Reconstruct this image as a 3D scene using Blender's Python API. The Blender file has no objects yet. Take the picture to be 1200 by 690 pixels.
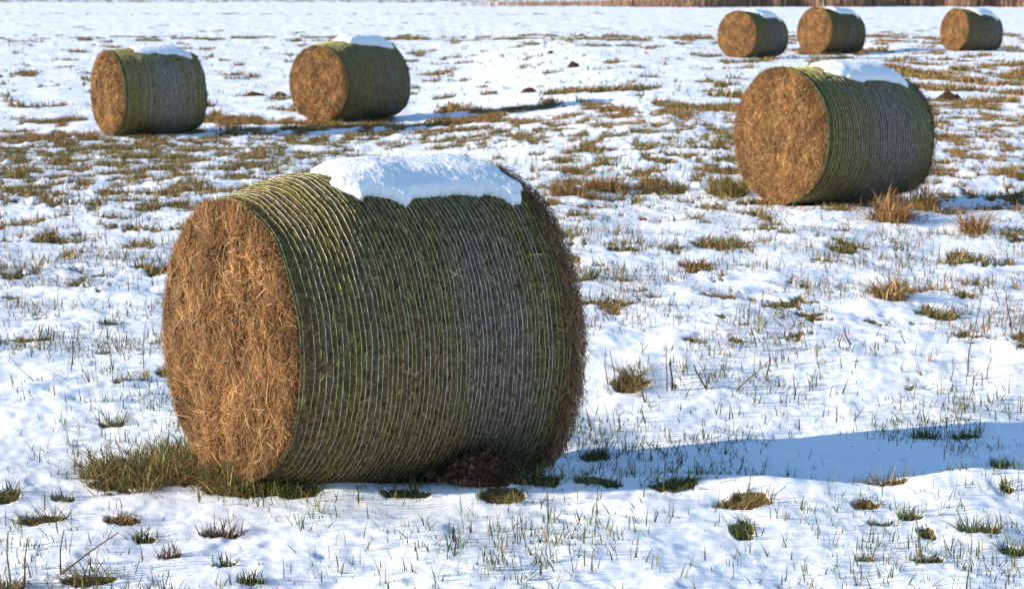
import bpy, math
import numpy as np
from mathutils import Matrix, Vector

rng = np.random.default_rng(7)
PI = math.pi
sc = bpy.context.scene
COL = sc.collection

# ------------------------------------------------------------------ camera constants
CAM_H = 1.92
FPX = 2400.0                       # focal length in pixels of the 1200 px wide photograph
PITCH = math.atan((345 + 23) / FPX)


def sstep(a, b, x):
    t = np.clip((np.asarray(x, float) - a) / (b - a), 0, 1)
    return t * t * (3 - 2 * t)


def base(x, y):
    """lie of the land: a shallow dip at the back left, a hollow running right from under the foreground bale"""
    x = np.asarray(x, float); y = np.asarray(y, float)
    z = -0.30 * (1 - sstep(-2.2, 2.5, x)) * sstep(16, 28.5, y) * (1 - sstep(50, 95, y))
    z = z - 0.10 * sstep(5, 8, x) * sstep(48, 56, y) * (1 - sstep(62, 90, y)) * (1 - sstep(10, 11.5, x))
    yb = 8.5 + 1.2 * sstep(-0.7, 0.2, x)
    yf = 7.76 + 0.06 * np.sin(x * 3.3)
    z = z - 0.155 * sstep(yf, yf + 0.28, y) * (1 - sstep(yb, yb + 1.4, y)) * sstep(-1.0, -0.4, x) * (1 - sstep(3.4, 4.8, x))
    z = z + 0.05 * np.exp(-((y - 7.62 - 0.05 * np.sin(x * 4.1)) / 0.13) ** 2) * sstep(-0.95, -0.6, x) * (1 - sstep(2.2, 3.2, x)) * (0.75 + 0.35 * np.sin(x * 7.3 + 1))
    z = z - 0.11 * np.exp(-((y - 18.5) / 0.9) ** 2) * sstep(2.6, 3.6, x) * (1 - sstep(7, 9, x))
    return z


def at(px, py):
    """point of the ground seen at a pixel of the photograph (layout only)"""
    c, s = math.cos(PITCH), math.sin(PITCH)
    dx, dv = (px - 600) / FPX, (345 - py) / FPX
    d = (dx, c + dv * s, -s + dv * c)
    t0 = (-0.35 - CAM_H) / d[2]
    t = np.linspace(0.5 * t0, t0, 1500)
    f = CAM_H + d[2] * t - base(d[0] * t, d[1] * t)
    t = t[int(np.argmax(f <= 0))]
    return float(d[0] * t), float(d[1] * t)


def to_photo(x, y):
    """inverse of at() for arrays of ground points"""
    c, s = math.cos(PITCH), math.sin(PITCH)
    h = CAM_H - base(x, y)
    zc = y * c + h * s
    yc = y * s - h * c
    return 600 + FPX * x / zc, 345 - FPX * yc / zc


# ------------------------------------------------------------------ noise
def _hash(i, j, seed):
    h = (i.astype(np.int64) * 374761393 + j.astype(np.int64) * 668265263 + seed * 974634777) & 0xFFFFFFFF
    h = ((h ^ (h >> 13)) * 1274126177) & 0xFFFFFFFF
    h = ((h ^ (h >> 16)) * 2246822519) & 0xFFFFFFFF
    return (h ^ (h >> 15)) & 0xFFFFFFFF


def gnoise(x, y, seed=0):
    """2-D gradient noise, about -1..1"""
    x = np.asarray(x, float); y = np.asarray(y, float)
    xi = np.floor(x); yi = np.floor(y)
    xf, yf = x - xi, y - yi
    u = xf * xf * xf * (xf * (xf * 6 - 15) + 10)
    v = yf * yf * yf * (yf * (yf * 6 - 15) + 10)
    out = []
    for a in (0, 1):
        for b in (0, 1):
            ang = _hash(xi + a, yi + b, seed) * (2 * PI / 4294967296.0)
            out.append(np.cos(ang) * (xf - a) + np.sin(ang) * (yf - b))
    n00, n01, n10, n11 = out
    return 1.5 * ((n00 * (1 - v) + n01 * v) * (1 - u) + (n10 * (1 - v) + n11 * v) * u)


def fbm(x, y, seed=0, octs=4, gain=0.5):
    s = 0; a = 1; t = 0
    for k in range(octs):
        s = s + a * gnoise(x * 2 ** k + 17.3 * k, y * 2 ** k - 9.1 * k, seed + k * 31)
        t += a * a; a *= gain
    return s / math.sqrt(t)


_q = np.sort(fbm(rng.uniform(0, 200, 60000), rng.uniform(0, 200, 60000), 5, 4).ravel())


def rank(n):
    return np.searchsorted(_q, n) / len(_q)


def smooth(a, b, x):
    t = np.clip((np.asarray(x, float) - a) / (b - a), 0, 1)
    return t * t * (3 - 2 * t)


# ------------------------------------------------------------------ mesh builder
def make_mesh(name, V, F, mats, fmat=None, col=None, attrs=None, smooth_=False):
    """V (n,3); F list of (m,k) arrays of the same or different k"""
    me = bpy.data.meshes.new(name)
    V = np.ascontiguousarray(V, dtype=np.float32)
    if not isinstance(F, (list, tuple)):
        F = [F]
    F = [f for f in F if len(f)]
    me.vertices.add(len(V)); me.vertices.foreach_set('co', V.ravel())
    loops = np.concatenate([f.ravel() for f in F]).astype(np.int32)
    tot = np.concatenate([np.full(len(f), f.shape[1], np.int32) for f in F])
    start = np.concatenate([[0], np.cumsum(tot)[:-1]]).astype(np.int32)
    me.loops.add(len(loops)); me.loops.foreach_set('vertex_index', loops)
    me.polygons.add(len(tot)); me.polygons.foreach_set('loop_start', start)
    for m in mats:
        me.materials.append(m)
    if fmat is not None:
        me.polygons.foreach_set('material_index', np.asarray(fmat, np.int32))
    me.polygons.foreach_set('use_smooth', np.full(len(tot), smooth_, bool))
    if col is not None:
        a = me.attributes.new('col', 'FLOAT_COLOR', 'POINT')
        c = np.ones((len(V), 4), np.float32); c[:, :3] = col
        a.data.foreach_set('color', c.ravel())
    for k, v in (attrs or {}).items():
        a = me.attributes.new(k, 'FLOAT', 'POINT')
        a.data.foreach_set('value', np.asarray(v, np.float32))
    me.update(calc_edges=True)
    me.validate()
    return me


def link(name, me, parent=None, mw=None):
    o = bpy.data.objects.new(name, me)
    COL.objects.link(o)
    if parent is not None:
        o.parent = parent
    if mw is not None:
        o.matrix_world = mw
    return o


def tag(o, label=None, cat=None, group=None, kind=None):
    for k, v in (('label', label), ('category', cat), ('group', group), ('kind', kind)):
        if v:
            o[k] = v
    return o


def merge(parts):
    """parts: list of (V, F(m,4), col(n,3), matid) -> one mesh's data"""
    Vs, Fs, Cs, Ms = [], [], [], []
    n = 0
    for V, F, C, m in parts:
        Vs.append(V); Fs.append(F + n); Cs.append(C); Ms.append(np.full(len(F), m, np.int32)); n += len(V)
    return np.concatenate(Vs), np.concatenate(Fs), np.concatenate(Cs), np.concatenate(Ms)


def norm(a):
    return a / np.maximum(np.linalg.norm(a, axis=-1, keepdims=True), 1e-9)


def strips(P, D, N, L, W, bend, cols, taper=0.75):
    """short bent straws: centre P, direction D, surface normal N; three cross-sections each"""
    n = len(P)
    D = norm(D)
    S = norm(np.cross(D, N))
    Nn = norm(np.cross(S, D))
    L = np.broadcast_to(L, n)[:, None]; W = np.broadcast_to(W, n)[:, None]
    bend = np.broadcast_to(bend, n)[:, None]
    V = np.empty((n, 6, 3))
    for k, t in enumerate((-0.5, 0.0, 0.5)):
        c = P + D * L * t + Nn * (bend * (1 - 4 * t * t))
        w = W * (0.5 if k == 1 else 0.5 * taper)
        V[:, 2 * k] = c - S * w
        V[:, 2 * k + 1] = c + S * w
    b = (np.arange(n) * 6)[:, None]
    F = np.concatenate([b + np.array([[0, 1, 3, 2]]), b + np.array([[2, 3, 5, 4]])])
    C = np.repeat(cols, 6, axis=0)
    return V.reshape(-1, 3), F, C


def blades(P, az, lean, H, W, cols, curl=0.6, tipcol=None):
    """grass blades growing from P; lean from the vertical, bending over along azimuth az"""
    n = len(P)
    dirv = np.stack([np.cos(az), np.sin(az), np.zeros(n)], 1)
    side = np.stack([-np.sin(az), np.cos(az), np.zeros(n)], 1)
    tw = rng.uniform(-0.9, 0.9, n)[:, None]
    side = norm(side * np.cos(tw) + dirv * np.sin(tw))
    V = np.empty((n, 8, 3))
    pos = P.copy()
    a = np.asarray(lean, float).copy()
    curl = np.broadcast_to(curl, n)
    ws = (1.0, 0.9, 0.62, 0.12)
    for k in range(4):
        w = (W * 0.5 * ws[k])[:, None]
        V[:, 2 * k] = pos - side * w
        V[:, 2 * k + 1] = pos + side * w
        step = (H / 3.0)[:, None]
        pos = pos + step * (dirv * np.sin(a)[:, None] + np.array([[0, 0, 1.]]) * np.cos(a)[:, None])
        a = a + curl * 0.5
    b = (np.arange(n) * 8)[:, None]
    F = np.concatenate([b + np.array([[0, 1, 3, 2]]), b + np.array([[2, 3, 5, 4]]), b + np.array([[4, 5, 7, 6]])])
    C = np.repeat(cols, 8, axis=0)
    if tipcol is not None:
        C = C.reshape(n, 8, 3)
        C[:, 6:] = tipcol[:, None]
        C[:, 4:6] = 0.6 * C[:, 4:6] + 0.4 * tipcol[:, None]
        C = C.reshape(-1, 3)
    return V.reshape(-1, 3), F, C


def pick(pal, n, jit=0.25, w=None):
    pal = np.asarray(pal, float)
    i = rng.choice(len(pal), n, p=w)
    return pal[i] * rng.uniform(1 - jit, 1 + jit, (n, 1)) * rng.uniform(0.94, 1.06, (n, 3))


# ------------------------------------------------------------------ materials
def mat(name):
    m = bpy.data.materials.new(name); m.use_nodes = True
    nt = m.node_tree
    b = nt.nodes['Principled BSDF']
    return m, nt, b


def N(nt, t, **kw):
    n = nt.nodes.new(t)
    for k, v in kw.items():
        if k in n.inputs:
            n.inputs[k].default_value = v
        else:
            setattr(n, k, v)
    return n


def noise(nt, vec, scale, detail=4, rough=0.55, lac=2.0):
    n = N(nt, 'ShaderNodeTexNoise'); n.inputs['Scale'].default_value = scale
    n.inputs['Detail'].default_value = detail; n.inputs['Roughness'].default_value = rough
    nt.links.new(vec, n.inputs['Vector'])
    return n


def ramp(nt, fac, stops):
    r = N(nt, 'ShaderNodeValToRGB')
    e = r.color_ramp.elements
    while len(e) < len(stops):
        e.new(0.5)
    for k, (p, c) in enumerate(stops):
        e[k].position = p; e[k].color = (*c, 1) if len(c) == 3 else c
    nt.links.new(fac, r.inputs['Fac'])
    return r


def bump(nt, b, h, strength, dist):
    n = N(nt, 'ShaderNodeBump'); n.inputs['Strength'].default_value = strength
    n.inputs['Distance'].default_value = dist
    nt.links.new(h, n.inputs['Height']); nt.links.new(n.outputs['Normal'], b.inputs['Normal'])
    return n


SNOW_ALB = (0.86, 0.885, 0.92)


def ground_material():
    m, nt, b = mat('snow_over_meadow')
    g = N(nt, 'ShaderNodeNewGeometry')
    pos = g.outputs['Position']
    bare = N(nt, 'ShaderNodeAttribute', attribute_name='bare')
    far = N(nt, 'ShaderNodeAttribute', attribute_name='straw')
    n1 = noise(nt, pos, 26, 5, 0.65)
    n2 = noise(nt, pos, 60, 5, 0.7)
    n3 = noise(nt, pos, 4.5, 3, 0.6)
    # snow / bare edge broken up by fine noise
    ad = N(nt, 'ShaderNodeMath', operation='MULTIPLY_ADD')
    nt.links.new(n1.outputs['Fac'], ad.inputs[0]); ad.inputs[1].default_value = 0.9
    nt.links.new(bare.outputs['Fac'], ad.inputs[2])
    edge = N(nt, 'ShaderNodeMapRange'); edge.inputs['From Min'].default_value = 0.9
    edge.inputs['From Max'].default_value = 1.06
    nt.links.new(ad.outputs[0], edge.inputs['Value'])
    thatch = ramp(nt, n2.outputs['Fac'], [(0.2, (0.03, 0.02, 0.01)), (0.42, (0.15, 0.088, 0.034)),
                                         (0.55, (0.24, 0.145, 0.055)), (0.75, (0.36, 0.23, 0.10))])
    green = ramp(nt, n2.outputs['Fac'], [(0.22, (0.02, 0.02, 0.008)), (0.45, (0.09, 0.09, 0.026)),
                                        (0.62, (0.15, 0.135, 0.042)), (0.8, (0.25, 0.20, 0.08))])
    mg = N(nt, 'ShaderNodeMix', data_type='RGBA')
    nt.links.new(green.outputs['Color'], mg.inputs['A']); nt.links.new(thatch.outputs['Color'], mg.inputs['B'])
    nt.links.new(far.outputs['Fac'], mg.inputs['Factor'])
    snow = ramp(nt, n3.outputs['Fac'], [(0.3, (0.84, 0.87, 0.92)), (0.7, SNOW_ALB)])
    mx = N(nt, 'ShaderNodeMix', data_type='RGBA')
    nt.links.new(snow.outputs['Color'], mx.inputs['A']); nt.links.new(mg.outputs['Result'], mx.inputs['B'])
    nt.links.new(edge.outputs['Result'], mx.inputs['Factor'])
    nt.links.new(mx.outputs['Result'], b.inputs['Base Color'])
    b.inputs['Roughness'].default_value = 0.75
    b.inputs['Specular IOR Level'].default_value = 0.25
    f1 = noise(nt, pos, 140, 3, 0.6)
    bump(nt, b, f1.outputs['Fac'], 0.35, 0.004)
    return m


def cap_material():
    m, nt, b = mat('old_snow')
    tc = N(nt, 'ShaderNodeTexCoord')
    n3 = noise(nt, tc.outputs['Object'], 9, 4, 0.6)
    r = ramp(nt, n3.outputs['Fac'], [(0.3, (0.85, 0.875, 0.915)), (0.7, (0.89, 0.91, 0.935))])
    nt.links.new(r.outputs['Color'], b.inputs['Base Color'])
    b.inputs['Roughness'].default_value = 0.7
    b.inputs['Specular IOR Level'].default_value = 0.25
    b.inputs['Subsurface Weight'].default_value = 0.35
    b.inputs['Subsurface Radius'].default_value = (0.9, 1.0, 1.0)
    b.inputs['Subsurface Scale'].default_value = 0.012
    f1 = noise(nt, tc.outputs['Object'], 150, 3, 0.65)
    bump(nt, b, f1.outputs['Fac'], 0.9, 0.006)
    return m


def col_material(name, rough=0.8, spec=0.2, trans=0.0, bump_s=0.0):
    m, nt, b = mat(name)
    a = N(nt, 'ShaderNodeAttribute', attribute_name='col')
    tc = N(nt, 'ShaderNodeTexCoord')
    n = noise(nt, tc.outputs['Object'], 45, 4, 0.6)
    r = ramp(nt, n.outputs['Fac'], [(0.25, (0.7, 0.7, 0.7)), (0.75, (1.25, 1.25, 1.25))])
    mx = N(nt, 'ShaderNodeMix', data_type='RGBA', blend_type='MULTIPLY')
    mx.inputs['Factor'].default_value = 1.0
    nt.links.new(a.outputs['Color'], mx.inputs['A']); nt.links.new(r.outputs['Color'], mx.inputs['B'])
    nt.links.new(mx.outputs['Result'], b.inputs['Base Color'])
    b.inputs['Roughness'].default_value = rough
    b.inputs['Specular IOR Level'].default_value = spec
    if trans:
        t = N(nt, 'ShaderNodeBsdfTranslucent')
        nt.links.new(mx.outputs['Result'], t.inputs['Color'])
        ms = N(nt, 'ShaderNodeMixShader'); ms.inputs[0].default_value = trans
        out = nt.nodes['Material Output']
        nt.links.new(b.outputs[0], ms.inputs[1]); nt.links.new(t.outputs[0], ms.inputs[2])
        nt.links.new(ms.outputs[0], out.inputs['Surface'])
    if bump_s:
        f1 = noise(nt, tc.outputs['Object'], 160, 4, 0.7)
        bump(nt, b, f1.outputs['Fac'], bump_s, 0.01)
    return m


M_GROUND = ground_material()
M_CAP = cap_material()
M_GRASS = col_material('meadow_grass', 0.6, 0.25, 0.2)
M_STRAW = col_material('dry_straw', 0.65, 0.2, 0.1)
M_HAY = col_material('weathered_hay', 0.9, 0.1, 0, 0.6)
M_TWINE = col_material('net_twine', 0.5, 0.3)
M_SOIL = col_material('dark_soil', 0.95, 0.05, 0, 0.8)
M_REED = col_material('dry_reeds', 0.8, 0.15, 0.1)

# ------------------------------------------------------------------ palettes (base colours)
GREEN = [(0.080, 0.115, 0.024), (0.115, 0.150, 0.036), (0.045, 0.068, 0.016), (0.17, 0.18, 0.055)]
OLIVE = [(0.15, 0.135, 0.04), (0.21, 0.165, 0.055), (0.10, 0.085, 0.027), (0.28, 0.22, 0.08)]
STRAW = [(0.36, 0.215, 0.08), (0.27, 0.15, 0.052), (0.45, 0.30, 0.13), (0.17, 0.095, 0.034)]
BROWN = [(0.13, 0.075, 0.032), (0.19, 0.11, 0.045), (0.08, 0.045, 0.02), (0.27, 0.17, 0.075)]
RUST = [(0.26, 0.125, 0.042), (0.19, 0.085, 0.03), (0.33, 0.18, 0.07), (0.12, 0.06, 0.025)]

# ------------------------------------------------------------------ tufts that can be told apart: px, py, half width px, half depth px, style, height, label
TUFTS = [
    (184, 549, 100, 36, 'mat', .085, 'broad flattened green and brown grass mat spreading left from the foot of the foreground bale'),
    (292, 573, 70, 14, 'mat', .13, 'strip of brown and green grass under the hay end of the foreground bale'),
    (352, 576, 27, 7, 'green', .055, 'small green tuft under the front corner where the foreground bale turns to its netted side'),
    (480, 575, 34, 6, 'green', .05, 'low green tuft in snow in front of the dark underside of the foreground bale'),
    (590, 578, 28, 8, 'straw', .05, 'round straw-yellow tuft in the snow just in front of the dark molehill'),
    (628, 557, 36, 7, 'green', .055, 'green tuft right of the dark molehill at the bale underside'),
    (697, 563, 34, 7, 'green', .045, 'flat green and straw tuft just right of the foreground bale, below the shadow edge'),
    (790, 567, 34, 11, 'green', .055, 'green tuft on the snow crest below the blue shadow, nearest to the foreground bale'),
    (872, 590, 40, 10, 'straw', .05, 'largest straw and green clump below the blue shadow, folded brown grass on top'),
    (873, 622, 19, 17, 'green', .045, 'narrow dark green clump running down from the folded straw clump below the shadow'),
    (1042, 566, 36, 7, 'brown', .06, 'wide brown tuft with spiky green blades just below the right part of the shadow'),
    (1012, 592, 20, 8, 'brown', .05, 'brown leafy tuft left of and below the wide spiky brown tuft by the shadow'),
    (1036, 613, 24, 4, 'green', .03, 'thin flat olive tuft right below the brown leafy tuft at the right'),
    (1068, 605, 20, 6, 'green', .045, 'low olive tuft with one tall pale stalk standing in front of it'),
    (1088, 625, 11, 11, 'green', .03, 'small dark green tuft in a snow hollow left of the biggest green tuft'),
    (1150, 622, 36, 10, 'green', .06, 'biggest dark green tuft at the right, a wide bushy arc in the snow'),
    (1186, 645, 17, 9, 'green', .05, 'bright green tuft at the right edge below the wide bushy tuft'),
    (1090, 655, 22, 7, 'green', .05, 'green and rusty tuft at the foot of a tall pale stalk near the bottom right'),
    (1013, 653, 15, 4, 'straw', .025, 'tiny olive and straw crescent tuft in open snow at the bottom right'),
    (1170, 545, 14, 5, 'green', .05, 'small green tuft with upright blades on the far right below the shadow'),
    (1180, 574, 12, 5, 'green', .045, 'small fresh green tuft at the right edge above the wide bushy tuft'),
    (8, 582, 18, 12, 'green', .06, 'dark green and brown tuft cut by the left edge of the picture'),
    (52, 606, 32, 9, 'brown', .065, 'drooping brown grass clump with combed-down leaves at the lower left'),
    (75, 583, 16, 5, 'green', .05, 'small green tuft behind the drooping brown clump at the lower left'),
    (140, 609, 28, 8, 'brown', .05, 'brown withered tuft with a rusty leaf right of the drooping clump at the lower left'),
    (170, 627, 16, 6, 'green', .06, 'small tuft of short upright green blades below the withered brown tuft'),
    (108, 672, 38, 12, 'brown', .07, 'large brown shaggy clump at the bottom left under a bent stalk'),
    (12, 680, 20, 8, 'brown', .07, 'brown clump of stalks in the bottom left corner'),
    (258, 622, 26, 6, 'stub', .075, 'patch of short upright brown stubble in front of the bale hay end'),
    (200, 647, 14, 4, 'stub', .06, 'small patch of brown stubble left of and below the larger stubble patch'),
    (262, 658, 19, 6, 'green', .05, 'slanted green tuft in the snow below the brown stubble patch'),
    (293, 678, 16, 5, 'green', .05, 'small green and straw tuft at the bottom edge left of the centre'),
    (737, 448, 26, 13, 'straw', .085, 'rounded straw and green tussock in the snow right of the foreground bale'),
    (697, 533, 20, 6, 'dark', .06, 'dark grass tuft in the blue shadow beside the foreground bale'),
    (1083, 511, 16, 5, 'dark', .06, 'dark grass tuft at the upper edge of the blue shadow at the right'),
    (1132, 511, 17, 4, 'dark', .06, 'dark thin tuft in the shadow right of another dark tuft'),
    (130, 497, 20, 5, 'green', .075, 'loose tuft of long upright green blades in the snow left of the bale'),
    (130, 378, 14, 5, 'green', .045, 'small green and brown tuft in the snow left of the bale hay end'),
    (664, 226, 25, 7, 'tan', .12, 'left straw tussock of the pair behind the right rim of the foreground bale'),
    (708, 220, 26, 7, 'tan', .13, 'right straw tussock of the pair behind the right rim of the foreground bale'),
    (788, 222, 26, 5, 'brown', .09, 'dark brown tussock row between the straw tussocks and the right bale'),
    (852, 226, 28, 8, 'olive', .14, 'olive and straw tussock at the foot of the hay end of the right bale'),
    (828, 287, 20, 7, 'straw', .07, 'rounded straw and olive tuft on a snow hump right of the foreground bale'),
    (814, 311, 18, 5, 'rust', .07, 'rusty brown tuft below the olive tuft on the snow hump'),
    (1047, 258, 24, 8, 'rust', .17, 'rust brown tussock in front of the right end of the right bale'),
    (1079, 246, 15, 7, 'tan', .22, 'tall sheaf-like straw tussock by the lower right end of the right bale'),
    (1142, 271, 18, 7, 'rust', .17, 'reddish brown tussock standing alone at the right edge of the mid field'),
    (1043, 352, 22, 9, 'tan', .11, 'rounded straw tussock amid stalks in the right half of the snow field'),
    (1105, 371, 20, 7, 'olive', .08, 'olive tussock with thin stalks right of the rounded straw tussock'),
]

# ------------------------------------------------------------------ bare-ground mask and relief
BALES = {   # x, y, yaw, tilt, width, R at hay end, R at far end, height of the axis at mid length, full radius
    'front': (-0.597, 8.06, 0.945, -0.027, 1.19, 0.530, 0.625, 0.543, 0.622),
    'mid': (2.859, 18.05, 0.956, -0.045, 1.338, 0.579, 0.52, 0.57, 0.60),
    'left': (-5.30, 30.0, 0.984, -0.01, 1.28, 0.600, 0.575, 0.31, 0.635),
    'second': (-2.60, 32.9, 0.62, 0.009, 1.52, 0.590, 0.62, 0.32, 0.655),
    'far_a': (6.155, 52.462, 0.739, -0.05, 1.48, 0.589, 0.525, 0.53, 0.60),
    'far_b': (8.89, 57.2, 0.885, -0.08, 1.48, 0.636, 0.55, 0.49, 0.635),
    'far_c': (12.704, 56.943, 1.08, -0.11, 1.276, 0.579, 0.51, 0.51, 0.60),
}


def tuft_geo(t):
    px, py, hw, hd = t[:4]
    x, y = at(px, py)
    k = (y * y + CAM_H ** 2) ** 0.5
    rx = hw * k / FPX
    ry = max(hd * 0.75 * k * k / (CAM_H * FPX), rx * 0.45)
    return x, y, rx, ry


TG = [tuft_geo(t) for t in TUFTS]


def box(px, py, x0, x1, y0, y1, fx=30., fy=10.):
    return (smooth(x0 - fx, x0 + fx, px) * (1 - smooth(x1 - fx, x1 + fx, px)) *
            smooth(y0 - fy, y0 + fy, py) * (1 - smooth(y1 - fy, y1 + fy, py)))


def coverage(px, py):
    """share of the ground not under snow, by zone of the meadow"""
    c = 0.022 - 0.017 * sstep(420, 480, py) + 0 * px
    c = np.maximum(c, 0.085 * box(px, py, 640, 1800, 255, 400, 30, 20))
    c = np.maximum(c, 0.10 * box(px, py, -700, 230, 250, 345, 30, 20))
    c = np.maximum(c, 0.24 * box(px, py, 640, 1800, 95, 250, 40, 15))
    c = np.maximum(c, 0.30 * box(px, py, -700, 420, 150, 250, 40, 14))
    c = np.maximum(c, 0.45 * box(px, py, -700, 330, 156, 195, 60, 8))
    c = np.maximum(c, 0.55 * box(px, py, -700, 110, 154, 190, 40, 8))
    c = np.maximum(c, 0.32 * box(px, py, 230, 700, 133, 172, 60, 8))
    c = np.maximum(c, 0.6 * box(px, py, 240, 520, 138, 152, 30, 4))
    c = np.maximum(c, 0.45 * box(px, py, 500, 860, 126, 138, 60, 4))
    c = np.maximum(c, 0.30 * box(px, py, 1000, 1800, 72, 135, 40, 10))
    c = np.maximum(c, 0.55 * box(px, py, 1050, 1800, 82, 104, 25, 5))
    c = np.maximum(c, 0.16 * box(px, py, 860, 1800, 36, 90, 40, 8))
    c = np.maximum(c, 0.04 * box(px, py, -700, 860, 22, 130, 40, 8))
    c = np.maximum(c, 0.30 * box(px, py, -700, 860, 42, 48, 40, 2))
    c = np.maximum(c, 0.30 * box(px, py, -700, 700, 15.6, 17.4, 60, .7))
    c = np.maximum(c, 0.5 * box(px, py, -400, 640, -5, 3.0, 60, .8))
    return c


def bare_mask(x, y):
    x = np.asarray(x, float); y = np.asarray(y, float)
    px, py = to_photo(x, y)
    cov = coverage(px, py)
    wob = fbm(x * 4.2, y * 4.2, 11, 4, 0.6)
    fine = fbm(x * 11, y * 11, 41, 3, 0.6)
    # noise patches; larger cells farther out
    n = fbm(x * 2.7, y * 1.6, 5, 5, 0.68)
    nf = fbm(x * 0.9, y * 0.5, 6, 4, 0.6)
    t = smooth(25, 36, y)
    r = rank((n * (1 - t) + nf * t) / np.sqrt(t * t + (1 - t) ** 2))
    b = smooth(-0.06, 0.06, r - (1 - cov)) * smooth(0.0, 0.01, cov)
    for (tx, ty, rx, ry) in TG:
        m = (np.abs(x - tx) < rx * 1.7) & (np.abs(y - ty) < ry * 1.7)
        if m.any():
            d = np.sqrt(((x[m] - tx) / rx) ** 2 + ((y[m] - ty) / ry) ** 2) + 0.36 * wob[m] + 0.2 * fine[m]
            b[m] = np.maximum(b[m], 1 - smooth(0.62, 0.98, d))
    for k, (bx, by, yaw, tilt, W, r0, r1, zc, fr) in BALES.items():   # melted strip right under each bale
        m = (np.abs(x - bx) < 1.3) & (np.abs(y - by) < 1.3)
        if m.any():
            u = (x[m] - bx) * math.sin(yaw) + (y[m] - by) * math.cos(yaw)
            v = (x[m] - bx) * math.cos(yaw) - (y[m] - by) * math.sin(yaw)
            d = np.maximum(np.abs(u) - W * 0.5, np.abs(v) - 0.20) + 0.03 * wob[m]
            b[m] = np.maximum(b[m], 1 - smooth(-0.03, 0.03, d))
    return b


def relief(x, y, b=None):
    x = np.asarray(x, float); y = np.asarray(y, float)
    if b is None:
        b = bare_mask(x, y)
    px, py = to_photo(x, y)
    rough = np.clip(coverage(px, py) * 3, 0, 1) * (1 - smooth(30, 60, y))
    wx = x + 0.10 * gnoise(x * 1.3, y * 1.3, 81); wy = y + 0.10 * gnoise(x * 1.3, y * 1.3, 82)
    sm = 1 - 0.55 * smooth(6, 40, py - 380)                     # the near drift is smoother
    z = 0.020 * gnoise(x * 0.45, y * 0.45, 61)
    z = z + 0.024 * gnoise(wx * 1.15, wy * 1.15, 62)
    z = z + (0.0125 + 0.004 * rough) * gnoise(wx * 2.5, wy * 2.5, 63)
    hum = gnoise(wx * 5.2 + 3, wy * 5.2, 64)
    z = z + (0.012 + 0.022 * rough) * np.maximum(hum, -0.15) * (0.6 + 0.6 * gnoise(x * 0.9, y * 0.9, 67))
    z = z + (0.0026 + 0.005 * rough) * gnoise(x * 13, y * 13, 65)
    z = z + 0.0020 * gnoise(x * 21, y * 21, 68) - 0.006 * smooth(.3, .8, gnoise(wx * 7.3, wy * 7.3, 69))
    z = z + (0.0007 + 0.0015 * rough) * gnoise(x * 34, y * 34, 66)
    for k, (bx, by, yaw, tilt, W, r0, r1, zc, fr) in BALES.items():
        d = np.hypot(x - bx, y - by)
        z = z * (0.35 + 0.65 * smooth(0.5, 1.2, d))
    z = z + base(x, y)
    z = z - 0.020 * b * (1 - 0.5 * smooth(20, 50, y))
    # lip of clotted snow around the bare spots
    z = z + 0.009 * np.clip(4 * b * (1 - b), 0, 1) * (1 - smooth(25, 50, y))
    return z


def ground():
    fine = np.linspace(-23, 23, 960)
    coarse_r = np.array([23.3, 24, 25.5, 28, 34, 42, 55, 75, 100, 130, 155, 180.])
    ang = np.radians(np.concatenate([-coarse_r[::-1], fine, coarse_r]))
    r = np.concatenate([[0.3, 1, 2, 3, 3.8, 4.4], np.geomspace(4.8, 14, 430), np.geomspace(14.04, 62, 380)[0:],
                        np.geomspace(62.5, 210, 90), np.array([260, 340, 500, 800, 1400])])
    A, R = np.meshgrid(ang, r)
    X, Y = R * np.sin(A), R * np.cos(A)
    b = bare_mask(X.ravel(), Y.ravel())
    Z = relief(X.ravel(), Y.ravel(), b) * (1 - smooth(200, 260, R.ravel()))
    # gentle swell of the land beyond the reeds is left out: the field is flat
    V = np.stack([X.ravel(), Y.ravel(), Z], 1)
    nr, na = X.shape
    i = np.arange(nr - 1)[:, None] * na + np.arange(na - 1)[None]
    F = np.stack([i, i + 1, i + na + 1, i + na], -1).reshape(-1, 4)[:, ::-1]
    hole = np.array([[k for k in range(na)]])
    st = straw_share(X.ravel(), Y.ravel())
    me = make_mesh('snow_field', V, [F], [M_GROUND], attrs={'bare': b, 'straw': st}, smooth_=True)
    tag(link('snow_field', me), kind='structure')


def straw_share(x, y):
    px, py = to_photo(x, y)
    s = 0.42 + 0.33 * fbm(x * 0.9, y * 0.7, 91, 3)
    s = s + 0.5 * box(px, py, 230, 900, 126, 150, 40, 5) + 0.35 * box(px, py, 900, 1800, 30, 250, 60, 10)
    s = s + 0.3 * box(px, py, -700, 140, 150, 175, 40, 6) + 0.05 * box(px, py, -700, 420, 175, 260, 40, 10)
    s = np.where(py < 60, s + 0.15, s)
    return np.clip(s, 0, 1)


ground()


# ------------------------------------------------------------------ grass
def sample_sector(n, r0, r1, half=21):
    """points evenly spread over a sector of the field"""
    r = np.sqrt(rng.uniform(r0 * r0, r1 * r1, n))
    a = np.radians(rng.uniform(-half, half, n))
    return r * np.sin(a), r * np.cos(a)


def away_from_bales(x, y, pad=0.0):
    ok = np.ones(len(x), bool)
    for k, (bx, by, yaw, tilt, W, r0, r1, zc, fr) in BALES.items():
        u = (x - bx) * math.sin(yaw) + (y - by) * math.cos(yaw)
        v = (x - bx) * math.cos(yaw) - (y - by) * math.sin(yaw)
        ok &= ~((np.abs(u) < W * 0.5 - 0.02 + pad) & (np.abs(v) < 0.26 + pad))
    return ok


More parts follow.
